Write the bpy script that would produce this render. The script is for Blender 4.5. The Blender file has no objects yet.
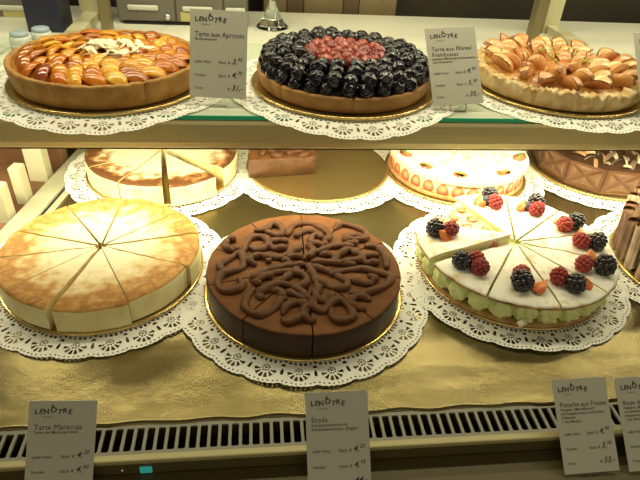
import bpy, bmesh, math, random
from mathutils import Vector, Matrix, noise
rnd = random.Random(7)
PI = math.pi
R_ = math.radians
sc = bpy.context.scene
COL = sc.collection
SH = 0.221          # height of the upper glass shelf above the lower tray
BD = 0.0062         # top of a cake board above what it lies on

# ------------------------------------------------------------------ materials
def mat(name, base=(.8, .8, .8), rough=.5, metal=0., noise_amt=0., noise_scale=40., col2=None, bump=0., bump_scale=120.,
        coat=0., trans=0., ior=1.45, sss=0., emit=None, estr=0., spec=.5, rand=None, contrast=(.35, .65)):
    m = bpy.data.materials.new(name); m.use_nodes = True
    nt = m.node_tree; n = nt.nodes; L = nt.links
    b = n['Principled BSDF']
    b.inputs['Base Color'].default_value = (*base, 1)
    b.inputs['Roughness'].default_value = rough
    b.inputs['Metallic'].default_value = metal
    b.inputs['Coat Weight'].default_value = coat
    b.inputs['Coat Roughness'].default_value = .06
    b.inputs['Transmission Weight'].default_value = trans
    b.inputs['IOR'].default_value = ior
    b.inputs['Specular IOR Level'].default_value = spec
    if sss:
        b.inputs['Subsurface Weight'].default_value = sss
        b.inputs['Subsurface Radius'].default_value = (.01, .006, .003)
        b.inputs['Subsurface Scale'].default_value = .5
    if emit:
        b.inputs['Emission Color'].default_value = (*emit, 1); b.inputs['Emission Strength'].default_value = estr
    tc = n.new('ShaderNodeTexCoord')
    src = None
    if col2 is not None:
        nz = n.new('ShaderNodeTexNoise'); nz.inputs['Scale'].default_value = noise_scale; nz.inputs['Detail'].default_value = 4
        L.new(tc.outputs['Object'], nz.inputs['Vector'])
        rp = n.new('ShaderNodeValToRGB'); rp.color_ramp.elements[0].position = contrast[0]; rp.color_ramp.elements[1].position = contrast[1]
        rp.color_ramp.elements[0].color = (*base, 1); rp.color_ramp.elements[1].color = (*col2, 1)
        L.new(nz.outputs['Fac'], rp.inputs['Fac']); src = rp.outputs['Color']
        L.new(src, b.inputs['Base Color'])
    if rand is not None:      # every piece its own tone
        oi = n.new('ShaderNodeObjectInfo'); r2 = n.new('ShaderNodeValToRGB')
        el = r2.color_ramp.elements
        el[0].color = (*rand[0], 1); el[1].color = (*rand[-1], 1)
        for i, c in enumerate(rand[1:-1]):
            e = el.new((i + 1) / (len(rand) - 1)); e.color = (*c, 1)
        L.new(oi.outputs['Random'], r2.inputs['Fac'])
        if src is not None:
            mx = n.new('ShaderNodeMix'); mx.data_type = 'RGBA'; mx.blend_type = 'MULTIPLY'; mx.inputs[0].default_value = .6
            L.new(r2.outputs['Color'], mx.inputs[6]); L.new(src, mx.inputs[7]); L.new(mx.outputs[2], b.inputs['Base Color'])
        else:
            L.new(r2.outputs['Color'], b.inputs['Base Color'])
    if bump:
        bz = n.new('ShaderNodeTexNoise'); bz.inputs['Scale'].default_value = bump_scale; bz.inputs['Detail'].default_value = 5
        L.new(tc.outputs['Object'], bz.inputs['Vector'])
        bp = n.new('ShaderNodeBump'); bp.inputs['Strength'].default_value = bump; bp.inputs['Distance'].default_value = .002
        L.new(bz.outputs['Fac'], bp.inputs['Height']); L.new(bp.outputs['Normal'], b.inputs['Normal'])
    return m

def radial_mat(name, stops, rough, nscale, namt, bump=.3, bscale=150., cut=None, spec=.3):
    """colour follows the distance from the cake's middle, broken up by noise (baked rim, sugar-dusted middle)"""
    m = bpy.data.materials.new(name); m.use_nodes = True
    nt = m.node_tree; n = nt.nodes; L = nt.links; b = n['Principled BSDF']
    b.inputs['Roughness'].default_value = rough; b.inputs['Specular IOR Level'].default_value = spec
    tc = n.new('ShaderNodeTexCoord')
    fl = n.new('ShaderNodeVectorMath'); fl.operation = 'MULTIPLY'; fl.inputs[1].default_value = (1, 1, 0)
    L.new(tc.outputs['Object'], fl.inputs[0])
    ln = n.new('ShaderNodeVectorMath'); ln.operation = 'LENGTH'; L.new(fl.outputs[0], ln.inputs[0])
    nz = n.new('ShaderNodeTexNoise'); nz.inputs['Scale'].default_value = nscale; nz.inputs['Detail'].default_value = 6
    L.new(tc.outputs['Object'], nz.inputs['Vector'])
    ma = n.new('ShaderNodeMath'); ma.operation = 'MULTIPLY_ADD'; ma.inputs[1].default_value = namt * .5
    L.new(nz.outputs['Fac'], ma.inputs[0])
    mm = n.new('ShaderNodeMath'); mm.operation = 'MULTIPLY'; mm.inputs[1].default_value = .5 / .14
    L.new(ln.outputs['Value'], mm.inputs[0]); L.new(mm.outputs[0], ma.inputs[2])
    rp = n.new('ShaderNodeValToRGB'); el = rp.color_ramp.elements
    stops = [(p * .5, c) for p, c in stops]
    el[0].position = stops[0][0]; el[0].color = (*stops[0][1], 1)
    el[1].position = stops[-1][0]; el[1].color = (*stops[-1][1], 1)
    for p, c in stops[1:-1]:
        e = el.new(p); e.color = (*c, 1)
    L.new(ma.outputs[0], rp.inputs['Fac']); L.new(rp.outputs['Color'], b.inputs['Base Color'])
    bz = n.new('ShaderNodeTexNoise'); bz.inputs['Scale'].default_value = bscale; bz.inputs['Detail'].default_value = 5
    L.new(tc.outputs['Object'], bz.inputs['Vector'])
    bp = n.new('ShaderNodeBump'); bp.inputs['Strength'].default_value = bump; bp.inputs['Distance'].default_value = .002
    L.new(bz.outputs['Fac'], bp.inputs['Height']); L.new(bp.outputs['Normal'], b.inputs['Normal'])
    return m

M = {}
M['doily'] = mat('white paper', (.86, .84, .76), .75)
M['board'] = mat('gold card', (.62, .45, .17), .24, .85, bump=.05, bump_scale=60)
M['tray'] = mat('gold foil', (.145, .115, .046), .24, .85, col2=(.21, .17, .075), noise_scale=7, bump=.7, bump_scale=15)
M['cream_metal'] = mat('cream lacquered metal', (.34, .33, .23), .4, .0)
M['brass'] = mat('pale brass', (.62, .53, .27), .35, .3)
M['rail'] = mat('front rail enamel', (.36, .31, .14), .4, .1)
M['grille'] = mat('grey-cream metal', (.19, .18, .135), .45, .1)
M['black'] = mat('black duct', (.012, .011, .009), .6)
M['ledge'] = mat('olive brown lacquer', (.085, .066, .022), .5, .1)
M['card'] = mat('grey card', (.46, .44, .36), .6)
M['ink'] = mat('dark ink', (.035, .03, .025), .6)
M['clear'] = mat('clear acrylic', (.95, .97, .95), .03, trans=1., ior=1.3)
M['glass'] = mat('clear glass', (.93, .98, .95), .02, trans=1., ior=1.45)
M['glass_edge'] = mat('green glass edge', (.05, .55, .30), .12, spec=.6, emit=(.02, .3, .16), estr=.0)
M['cheese_side'] = mat('baked custard', (.84, .77, .44), .5, col2=(.74, .62, .27), noise_scale=30, bump=.3, bump_scale=60, sss=.1)
M['cheese_cut'] = mat('creamy cut face', (.76, .66, .34), .5, col2=(.60, .45, .16), noise_scale=60, bump=.3, bump_scale=90)
M['cheese_top'] = radial_mat('sugar-dusted baked top', [(0, (.74, .67, .50)), (.85, (.66, .57, .38)), (1.04, (.56, .43, .22)), (1.15, (.48, .28, .09)), (1.28, (.33, .14, .03)), (1.40, (.50, .27, .07)), (1.55, (.28, .11, .02))], .65, 55, .85, bump=.8, bscale=110)
M['cheese_top_dark'] = radial_mat('browned sugar-dusted top', [(0, (.76, .71, .57)), (1.06, (.64, .55, .38)), (1.20, (.33, .16, .05)), (1.31, (.11, .04, .01)), (1.7, (.12, .045, .012))], .65, 50, .85, bump=.7, bscale=110)
M['choc_top'] = mat('cocoa-dusted chocolate', (.130, .050, .014), .75, col2=(.17, .068, .021), noise_scale=60, bump=.25, bump_scale=300, spec=.25)
M['choc_side'] = mat('chocolate side', (.036, .015, .007), .45, col2=(.05, .021, .009), noise_scale=40, bump=.2, spec=.4)
M['choc_cut'] = mat('chocolate mousse cut', (.09, .042, .02), .6, col2=(.14, .07, .035), noise_scale=50, bump=.3)
M['choc_pipe'] = mat('piped cocoa cream', (.115, .044, .014), .6, col2=(.085, .031, .009), noise_scale=90, bump=.15, bump_scale=300, spec=.35)
M['milk_choc'] = mat('milk chocolate', (.125, .055, .024), .32, col2=(.095, .04, .017), noise_scale=50, bump=.1)
M['milk_relief'] = mat('pale bloom chocolate', (.19, .105, .055), .38, col2=(.13, .062, .03), noise_scale=60)
M['shaving'] = mat('chocolate shaving', rough=.45, rand=[(.80, .70, .50), (.35, .17, .07), (.86, .78, .6), (.14, .055, .02), (.7, .55, .36)])
M['roll'] = mat('marbled chocolate roll', (.30, .15, .07), .4, rand=[(.50, .34, .20), (.30, .15, .07), (.62, .47, .31)], col2=(.9, .85, .8), noise_scale=40)
M['sugar'] = mat('powdered sugar top', (.82, .79, .68), .85, col2=(.62, .47, .25), noise_scale=75, contrast=(.52, .72), bump=.2, bump_scale=200)
M['sponge'] = mat('golden sponge', (.48, .30, .11), .8, col2=(.33, .17, .06), noise_scale=90, bump=.5, bump_scale=160)
M['pistachio'] = mat('pistachio cream', (.70, .75, .28), .45, col2=(.78, .80, .38), noise_scale=30, sss=.1)
M['vanilla'] = mat('vanilla cream', (.80, .74, .48), .45, col2=(.74, .66, .38), noise_scale=40, bump=.15)
M['strawberry_cut'] = radial_mat('strawberry flesh', [(0, (.75, .42, .24)), (.055, (.72, .22, .09)), (.1, (.55, .045, .02)), (.3, (.5, .03, .015))], .3, 60, .03, spec=.5)
M['strawberry'] = mat('strawberry', (.55, .06, .02), .25, col2=(.68, .18, .05), noise_scale=70, bump=.3, bump_scale=300)
M['strawberry_pale'] = mat('orange strawberry', (.72, .26, .06), .28, col2=(.62, .12, .03), noise_scale=80)
M['leaf'] = mat('green leaf', (.16, .30, .04), .5)
M['raspberry'] = mat('raspberry', (.34, .035, .03), .35, rand=[(.30, .03, .025), (.45, .07, .045), (.24, .03, .03)])
M['raspberry_glazed'] = mat('glazed raspberry', (.5, .05, .03), .14, coat=.5, rand=[(.22, .018, .010), (.34, .06, .03), (.16, .014, .008)])
M['blackberry'] = mat('blackberry', (.012, .009, .012), .16, spec=.7, coat=.4)
M['blackberry_glazed'] = mat('glazed blackberry', (.006, .005, .009), .09, spec=.4, coat=.45)
M['blueberry'] = mat('blueberry', (.05, .05, .075), .45)
M['crust'] = mat('shortcrust pastry', (.46, .25, .06), .65, col2=(.32, .15, .03), noise_scale=40, bump=.45, bump_scale=120)
M['crust_dark'] = mat('baked crust', (.44, .235, .075), .7, col2=(.33, .155, .04), noise_scale=45, bump=.45, bump_scale=120)
M['crust_pale'] = mat('sugared crust', (.76, .60, .33), .7, col2=(.56, .35, .12), noise_scale=55, bump=.6, bump_scale=90)
M['jelly'] = mat('orange glaze', (.55, .22, .025), .15, coat=.7)
M['custard'] = mat('baked fruit custard', (.62, .33, .09), .35, col2=(.48, .20, .04), noise_scale=50, bump=.4, coat=.3)
M['jelly_dark'] = mat('dark berry glaze', (.035, .008, .008), .12, coat=.8)
M['apricot'] = mat('glazed apricot', (1, 1, 1), .18, coat=.5, bump=.35, bump_scale=120, rand=[(.66, .24, .015), (.80, .42, .03), (.55, .15, .012), (.74, .34, .02), (.86, .52, .06), (.48, .12, .01)], col2=(.75, .48, .25), noise_scale=50)
M['apricot_dark'] = mat('caramelised apricot', (1, 1, 1), .16, coat=.8, bump=.35, bump_scale=120, rand=[(.45, .13, .02), (.55, .18, .02), (.32, .07, .015)], col2=(.5, .4, .35), noise_scale=50)
M['fig'] = mat('baked nectarine', (1, 1, 1), .3, coat=.5, rand=[(.80, .40, .13), (.86, .52, .20), (.72, .28, .11), (.90, .66, .30)], col2=(.75, .55, .45), noise_scale=45)
M['fig_cut'] = mat('nectarine flesh', (1, 1, 1), .35, coat=.4, rand=[(.70, .30, .08), (.76, .42, .14), (.62, .22, .06)], col2=(.8, .6, .45), noise_scale=60)
M['toast'] = mat('toasted edge', (.24, .085, .02), .5)
M['almond'] = mat('almond flake', (.86, .78, .55), .5)
M['pist_crumb'] = mat('pistachio crumb', (.48, .50, .12), .6)
M['worktop'] = mat('cream worktop', (.72, .71, .58), .3)
M['unit'] = mat('grey-brown drawer front', (.17, .155, .125), .4)
M['label_pale'] = mat('pale handle', (.60, .62, .52), .4)
M['yellow'] = mat('pale yellow paper', (.55, .50, .20), .6)
M['steel'] = mat('steel', (.7, .7, .68), .2, 1.)
M['bracket'] = mat('beige aluminium', (.60, .56, .36), .35, .2)
M['bracket_dark'] = mat('bronze aluminium', (.22, .18, .09), .35, .3)
M['navy'] = mat('navy box card', (.018, .02, .045), .5)
M['jar'] = mat('white glazed jar', (.62, .65, .58), .25)
M['jar_lid'] = mat('blue-grey lid', (.33, .42, .47), .4)
M['back_wall'] = mat('dark brown wall', (.05, .042, .028), .6, col2=(.035, .028, .02), noise_scale=4)
M['plank'] = mat('beige timber', (.26, .20, .10), .5, col2=(.20, .15, .07), noise_scale=12)
M['plank_dark'] = mat('brown timber', (.12, .085, .04), .5)
M['brown_wood'] = mat('brown wood', (.19, .095, .045), .5, col2=(.12, .055, .025), noise_scale=14)
M['carton'] = mat('cream carton', (.42, .39, .26), .55)
M['floor'] = mat('dark floor', (.06, .05, .04), .6, col2=(.05, .04, .03), noise_scale=5)
M['teal'] = mat('teal plate', (.02, .2, .2), .2, emit=(.05, .50, .42), estr=.35)
M['tube'] = mat('lamp tube', (1, 1, 1), .4, emit=(1, .9, .6), estr=6)
M['white_choc'] = mat('white chocolate', (.88, .84, .70), .35)

# frosted shelf glass: partly see-through, pale green-white
m = bpy.data.materials.new('frosted shelf glass'); m.use_nodes = True
nt = m.node_tree; b = nt.nodes['Principled BSDF']
b.inputs['Base Color'].default_value = (.72, .76, .60, 1); b.inputs['Roughness'].default_value = .12
tr = nt.nodes.new('ShaderNodeBsdfTransparent'); tr.inputs[0].default_value = (.85, .95, .85, 1)
mx = nt.nodes.new('ShaderNodeMixShader'); mx.inputs[0].default_value = .75
nt.links.new(tr.outputs[0], mx.inputs[1]); nt.links.new(b.outputs[0], mx.inputs[2])
nt.links.new(mx.outputs[0], nt.nodes['Material Output'].inputs['Surface'])
M['shelf_glass'] = m

# ------------------------------------------------------------------ helpers
def mesh_obj(name, verts, faces, mats, parent=None, smooth=True, fmat=None, loc=None):
    me = bpy.data.meshes.new(name)
    me.from_pydata([tuple(v) for v in verts], [], faces)
    for x in (mats if isinstance(mats, (list, tuple)) else [mats]): me.materials.append(x)
    if fmat is not None: me.polygons.foreach_set('material_index', fmat)
    me.polygons.foreach_set('use_smooth', [smooth] * len(me.polygons))
    me.update()
    o = bpy.data.objects.new(name, me); COL.objects.link(o)
    if parent: o.parent = parent
    if loc is not None: o.location = loc
    return o

def bm_obj(name, bm, mats, parent=None, smooth=True, loc=None):
    bmesh.ops.recalc_face_normals(bm, faces=bm.faces)
    me = bpy.data.meshes.new(name); bm.to_mesh(me); bm.free()
    for x in (mats if isinstance(mats, (list, tuple)) else [mats]): me.materials.append(x)
    me.polygons.foreach_set('use_smooth', [smooth] * len(me.polygons))
    o = bpy.data.objects.new(name, me); COL.objects.link(o)
    if parent: o.parent = parent
    if loc is not None: o.location = loc
    return o

def thing(name, label, cat, loc=(0, 0, 0), rz=0., group=None):
    o = bpy.data.objects.new(name, None); COL.objects.link(o)
    o.empty_display_size = .02
    o.location = loc; o.rotation_euler = (0, 0, rz)
    return tag(o, label, cat, group)

def tag(o, label, cat, group=None):
    o['label'] = label; o['category'] = cat
    if group: o['group'] = group
    return o

def copy_part(src, parent, loc=None, rot=None, scale=None):
    o = src.copy(); COL.objects.link(o); o.parent = parent
    if loc is not None: o.location = loc
    if rot is not None: o.rotation_euler = rot
    if scale is not None: o.scale = scale if isinstance(scale, (tuple, list)) else (scale,) * 3
    return o

def box(bm, x0, x1, y0, y1, z0, z1, bev=0., mtx=None):
    r = bmesh.ops.create_cube(bm, size=1.)
    vs = r['verts']
    for v in vs:
        v.co = Vector(((x0 + x1) / 2 + v.co.x * (x1 - x0), (y0 + y1) / 2 + v.co.y * (y1 - y0), (z0 + z1) / 2 + v.co.z * (z1 - z0)))
        if mtx: v.co = mtx @ v.co
    if bev:
        es = list({e for v in vs for e in v.link_edges})
        bmesh.ops.bevel(bm, geom=es, offset=bev, segments=2, affect='EDGES', profile=.6)

def box_obj(name, x0, x1, y0, y1, z0, z1, m, parent=None, bev=.001):
    bm = bmesh.new(); box(bm, x0, x1, y0, y1, z0, z1, bev)
    return bm_obj(name, bm, m, parent, smooth=False)

def lathe(name, prof, m, parent=None, n=96, disp=None, loc=None, fm=None):
    """prof: list of (r, z) from the middle of the top or bottom round to the other; disp(r, a, z) -> (dr, dz)"""
    V = []; F = []
    for i in range(n):
        a = 2 * PI * i / n
        for r, z in prof:
            dr, dz = disp(r, a, z) if disp else (0, 0)
            V.append(((r + dr) * math.cos(a), (r + dr) * math.sin(a), z + dz))
    k = len(prof)
    for i in range(n):
        j = (i + 1) % n
        for q in range(k - 1):
            F.append((i * k + q, j * k + q, j * k + q + 1, i * k + q + 1))
    o = mesh_obj(name, V, F, m, parent, loc=loc)
    bm = bmesh.new(); bm.from_mesh(o.data)
    bmesh.ops.remove_doubles(bm, verts=bm.verts, dist=1e-6)
    bmesh.ops.recalc_face_normals(bm, faces=bm.faces); bm.to_mesh(o.data); bm.free()
    o.data.polygons.foreach_set('use_smooth', [True] * len(o.data.polygons))
    return o

def crspline(pts, per=8, closed=False):
    P = [Vector(p) for p in pts]; out = []
    n = len(P)
    for i in range(n - (0 if closed else 1)):
        p1, p2 = P[i], P[(i + 1) % n]
        p0 = P[i - 1] if (i > 0 or closed) else p1 * 2 - p2
        p3 = P[(i + 2) % n] if (i + 2 < n or closed) else p2 * 2 - p1
        for s in range(per):
            t = s / per
            out.append(.5 * ((2 * p1) + (p2 - p0) * t + (2 * p0 - 5 * p1 + 4 * p2 - p3) * t * t + (3 * p1 - p0 - 3 * p2 + p3) * t ** 3))
    if not closed: out.append(P[-1])
    return out

def tube_bm(bm, path, rad, seg=10, flat=1.):
    n = len(path); rings = []
    for i, p in enumerate(path):
        t = (path[min(i + 1, n - 1)] - path[max(i - 1, 0)]).normalized()
        s = t.cross(Vector((0, 0, 1)))
        s = s.normalized() if s.length > 1e-4 else Vector((1, 0, 0))
        u = s.cross(t).normalized()
        r = rad(i / (n - 1)) if callable(rad) else rad
        rings.append([bm.verts.new(p + s * r * math.cos(2 * PI * k / seg) + u * r * flat * math.sin(2 * PI * k / seg)) for k in range(seg)])
    for a, b_ in zip(rings, rings[1:]):
        for k in range(seg):
            bm.faces.new((a[k], a[(k + 1) % seg], b_[(k + 1) % seg], b_[k]))
    bm.faces.new(rings[0]); bm.faces.new(rings[-1][::-1])

def nz(x, y, z, s): return noise.noise(Vector((x * s, y * s, z * s)))

# ------------------------------------------------------------------ camera
cam = bpy.data.cameras.new('camera'); co = bpy.data.objects.new('camera', cam); COL.objects.link(co)
Rv = Vector((0.99367696, -0.09917667, 0.05263169)); Uv = Vector((0.01404754, 0.57490148, 0.81810205)); Fv = Vector((0.11139468, 0.8121898, -0.57265954))
co.matrix_world = Matrix(((Rv.x, Uv.x, -Fv.x, 0), (Rv.y, Uv.y, -Fv.y, 0), (Rv.z, Uv.z, -Fv.z, .5169), (0, 0, 0, 1)))
cam.sensor_width = 36; cam.lens = 560.28 / 640 * 36; cam.clip_start = .01
sc.camera = co

# ------------------------------------------------------------------ the display case
def wavy_front(x): return .394 + .0022 * noise.noise(Vector((x * 22, 0, 3))) + .0012 * math.sin(x * 90)
V = []; F = []
nx, ny = 320, 130
for i in range(nx + 1):
    for j in range(ny + 1):
        t = j / ny; yl = .394 + .786 * t; xl = -.392 + .0368 + (yl - .70) * .158
        x = xl + (1.205 - xl) * i / nx; y0 = wavy_front(x); y = y0 + (1.18 - y0) * t
        z = -.0008 + .0005 * nz(x, y, 0, 9) + .00045 * nz(x * .3, y, .2, 42) + (.0006 * (1 - t * 40) if t < .025 else 0)
        V.append((x, y, z))
for i in range(nx):
    for j in range(ny):
        a = i * (ny + 1) + j; F.append((a, a + ny + 1, a + ny + 2, a + 1))
tray = mesh_obj('display_tray', V, F, M['tray'])
sm = tray.modifiers.new('thickness', 'SOLIDIFY'); sm.thickness = .0015; sm.offset = -1
tag(tray, 'gold foil covered tray floor under the lower row of cakes', 'tray')

case = thing('display_case', 'display case front with pale rail above an olive ledge below the grille', 'display case', (0, 0, 0))
box_obj('front_rail', -.75, 1.25, .3490, .3575, -.0045, .0015, M['rail'], case, .0015)
box_obj('rail_skirt', -.75, 1.25, .3500, .3575, -.055, -.0045, M['ledge'], case, 0)
box_obj('front_ledge', -.75, 1.25, .20, .3500, -.05, -.0205, M['ledge'], case, .002)
box_obj('duct', -.75, 1.25, .3575, .3965, -.055, -.03, M['black'], case, .0)
bm = bmesh.new()       # side rail with its inner lip, running from front to back a little askew
ang = math.atan2(.052, .261)
mt = Matrix.Translation((-.392, .70, 0)) @ Matrix.Rotation(-ang * .80, 4, 'Z')
box(bm, -.019, .017, -.29, .47, -.05, -.0002, .001, mt)
side = thing('side_rail', 'pale metal rail along the left side of the gold tray', 'rail')
bm_obj('rail_body', bm, M['cream_metal'], side, False)
bm = bmesh.new(); box(bm, .024, .036, -.29, .47, -.02, -.0006, .001, mt)
bm_obj('inner_strip', bm, M['cream_metal'], side, False)
bm = bmesh.new(); box(bm, .0165, .0245, -.29, .47, -.02, -.004, 0, mt)
bm_obj('groove', bm, M['black'], side, False)

# vent grille: one pressed plate with a row of slots
bm = bmesh.new()
y0, y1 = .3582, .3945
pitch = .01105; sw = .0077
box(bm, -.72, 1.22, y0, y0 + .0040, -.0035, -.0008); box(bm, -.72, 1.22, y1 - .0045, y1, -.0035, -.0008)
k = 0; x = -.7185
while x < 1.21:
    box(bm, x, x + pitch - sw, y0 + .0038, y1 - .0043, -.0035, -.0008)
    for (cx, sx) in ((x + pitch - sw, 1), (x + pitch, -1)):      # rounded slot corners
        for (cy, sy) in ((y0 + .004, 1), (y1 - .0045, -1)):
            v = [bm.verts.new(p) for p in ((cx, cy, -.0009), (cx + sx * .0016, cy, -.0009), (cx + sx * .0005, cy + sy * .0005, -.0009), (cx, cy + sy * .0016, -.0009))]
            bm.faces.new(v)
    x += pitch
tag(bm_obj('vent_grille', bm, M['grille'], None, False), 'long metal vent grille with dark slots along the front edge of the gold tray', 'grille')

shelf = thing('glass_shelf', 'frosted glass shelf with green front edge carrying the upper tarts', 'shelf', (0, 0, SH))
YF = .708
box_obj('shelf_panel', -.75, 1.25, YF + .0012, 1.04, -.0065, -.0004, M['shelf_glass'], shelf, .0)
box_obj('glass_edge', -.75, 1.25, YF - .0002, YF + .0012, -.0062, -.0006, M['glass_edge'], shelf, .0)

lamp = thing('shelf_lamp', 'long pale brass lamp housing under the front edge of the glass shelf', 'lamp', (0, YF, SH))
bm = bmesh.new()       # curved fascia, swept along the shelf
prof = [(-.0015, -.0072), (-.003, -.012), (-.0032, -.025), (-.0025, -.038), (.000, -.046), (.004, -.0495), (.0075, -.0495), (.0075, -.047), (.004, -.044), (.0022, -.037), (.0015, -.025), (.0015, -.0105), (.075, -.0105), (.075, -.0072)]
for xx in (-.75, 1.25):
    pass
a = [bm.verts.new((-.75, y, z)) for y, z in prof]; c = [bm.verts.new((1.25, y, z)) for y, z in prof]
for i in range(len(prof)):
    j = (i + 1) % len(prof); bm.faces.new((a[i], a[j], c[j], c[i]))
bm.faces.new(a); bm.faces.new(c[::-1])
bm_obj('housing', bm, M['brass'], lamp, False)
bm = bmesh.new(); tube_bm(bm, [Vector((-.72, .038, -.026)), Vector((1.22, .038, -.026))], .008, 16)
bm_obj('lamp_tube', bm, M['tube'], lamp)
bm = bmesh.new(); box(bm, -.75, 1.25, .0035, .0095, -.0512, -.0490, .0005)
bm_obj('trim_strip', bm, mat('dark trim', (.05, .035, .015), .4), lamp, False)

# ------------------------------------------------------------------ doilies and boards
NL = 24
def doily_mesh(droop_y=None):
    nth = NL * 44; V = []; F = []
    def edge(a):
        u = (a * NL / (2 * PI)) % 1 - .5
        return .1665 + .0042 * math.sqrt(max(0., 1 - (2 * u) ** 2)) + .0011 * abs(math.cos(a * NL * 3.5))
    tl = [0, .045, .085] + [None] * 61
    ths = [2 * PI * i / nth for i in range(nth)]
    rings = []
    def zz(x, y, r, a):
        f = max(0, (r - .12) / .05)
        z = .0012 * f * f * (1 + math.sin(a * 7 + 1.3) * .8 + math.sin(a * 3) * .5) * .9
        if droop_y is not None and y < droop_y:
            d = droop_y - y; z -= 3.2 * d * d
        return z
    V.append((0, 0, 0))
    radii = [.04, .08] + [i for i in range(59)]
    for q, rr in enumerate(radii):
        for a in ths:
            r = rr if q < 2 else .112 + (edge(a) - .112) * (rr / 58)
            x, y = r * math.cos(a), r * math.sin(a)
            V.append((x, y, zz(x, y, r, a)))
    def hole(a, r):
        e = edge(a); d = (e - r) * 1000
        u = (a * NL / (2 * PI)) % 1 - .5
        x = u * 2 * PI * r / NL * 1000
        w = 2 * PI * .165 / NL * 1000
        xx = u * w
        if 2.4 < d < 5.0:
            q = ((xx / (w / 8)) % 1 - .5) * w / 8
            return q * q + (d - 3.7) ** 2 < 1.35
        rho = math.hypot(xx, d - 23); phi = math.degrees(math.atan2(xx, 23 - d))
        if 7.8 < rho < 15.2 and abs(phi) < 84:
            f = ((phi + 84) / 28) % 1
            return abs(f - .5) < .34 - .012 * (15 - rho)
        if 3.3 < rho < 5.6:
            return ((phi + 180) / 45) % 1 < .58
        if rho < 1.5: return True
        for sx in (-w / 2, w / 2):
            if ((xx - sx) / 2.2) ** 2 + ((d - 17.5) / 4.6) ** 2 < 1: return True
            if ((xx - sx) / 3.4) ** 2 + ((d - 28) / 2.2) ** 2 < 1: return True
        if 33 < d < 36.6: return ((xx / (w / 6)) % 1) < .5
        if 40 < d < 42: return ((xx / (w / 8)) % 1) < .4
        return False
    for i in range(nth):
        F.append((0, 1 + i, 1 + (i + 1) % nth))
    for q in range(len(radii) - 1):
        for i in range(nth):
            j = (i + 1) % nth
            if q >= 2:
                a = ths[i] + PI / nth; r = .112 + (edge(a) - .112) * ((radii[q] + .5) / 58)
                if hole(a, r): continue
            b0 = 1 + q * nth; b1 = b0 + nth
            F.append((b0 + i, b1 + i, b1 + j, b0 + j))
    return V, F

flat_doily = None
def doily(label, x, y, z, rz, droop=None, s=1.03):
    global flat_doily
    if droop is None and flat_doily is not None:
        o = flat_doily.copy(); COL.objects.link(o)
    else:
        V, F = doily_mesh(droop)
        o = mesh_obj('paper_doily', V, F, M['doily'])
        if droop is None: flat_doily = o
    o.location = (x, y, z); o.rotation_euler = (0, 0, rz if droop is None else 0); o.scale = (s, s, 1)
    return tag(o, label, 'doily', 'white paper doilies under the cakes')

board0 = None
def board(label, x, y, z, s=1.):
    global board0
    if board0 is None:
        pr = [(0, .0032), (.1325, .0032), (.1345, .0040), (.1375, .0040), (.1388, .0030), (.1390, .0018), (.1385, .0006), (.137, 0), (0, 0)]
        o = lathe('cake_board', pr, M['board'], None, 128); board0 = o
    else:
        o = board0.copy(); COL.objects.link(o)
    o.location = (x, y, z); o.scale = (s, s, 1)
    return tag(o, label, 'cake board', 'gold cake boards')

P = dict(cheese=(-.2182, .6666), choc=(.0644, .6084), pist=(.3826, .6484), roll=(.704, .640),
         bcheese=(-.1742, .9721), bboard=(.1203, .9824), bstraw=(.393, .964), bplate=(.702, .978),
         apr=(-.2102, .8329), berry=(.1328, .8259), fig=(.478, .843))
def base(key, z, what, layer, droop=None, rz=0., dl=None):
    x, y = P[key]
    doily('white lace paper doily ' + (dl or 'under the ' + what), x, y, z + .0006 + .0009 * layer, rz, droop)
    board('round gold card board ' + ('under the ' + what if not dl else 'holding ' + what), x, y, z + .0021 + .0009 * layer)
base('cheese', 0, 'large front sugar-dusted cheesecake', 0, rz=.1)
base('choc', 0, 'chocolate cake with piped squiggles', 1, rz=.02)
base('pist', 0, 'pistachio cream cake with berries', 1, rz=.05)
base('roll', 0, 'cake of upright chocolate rolls', 0, rz=.2)
base('bcheese', 0, 'cut cheesecake in the back row', 0, rz=.3)
base('bboard', 0, 'the last piece of chocolate cake', 1, rz=.16, dl='under the mostly empty gold board')
base('bstraw', 0, 'strawberry cream cake in the back row', 0, rz=.07)
base('bplate', 0, 'milk chocolate plate cake', 1, rz=.12)
base('apr', SH, 'apricot tart', 0, droop=(YF - .8329) / 1.03)
base('berry', SH, 'blackberry and raspberry tart', 1, droop=(YF - .8259) / 1.03)
base('fig', SH, 'nectarine tart', 0, droop=(YF - .843) / 1.03)
def ctop(layer): return .0021 + .0009 * layer + .0042

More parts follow.
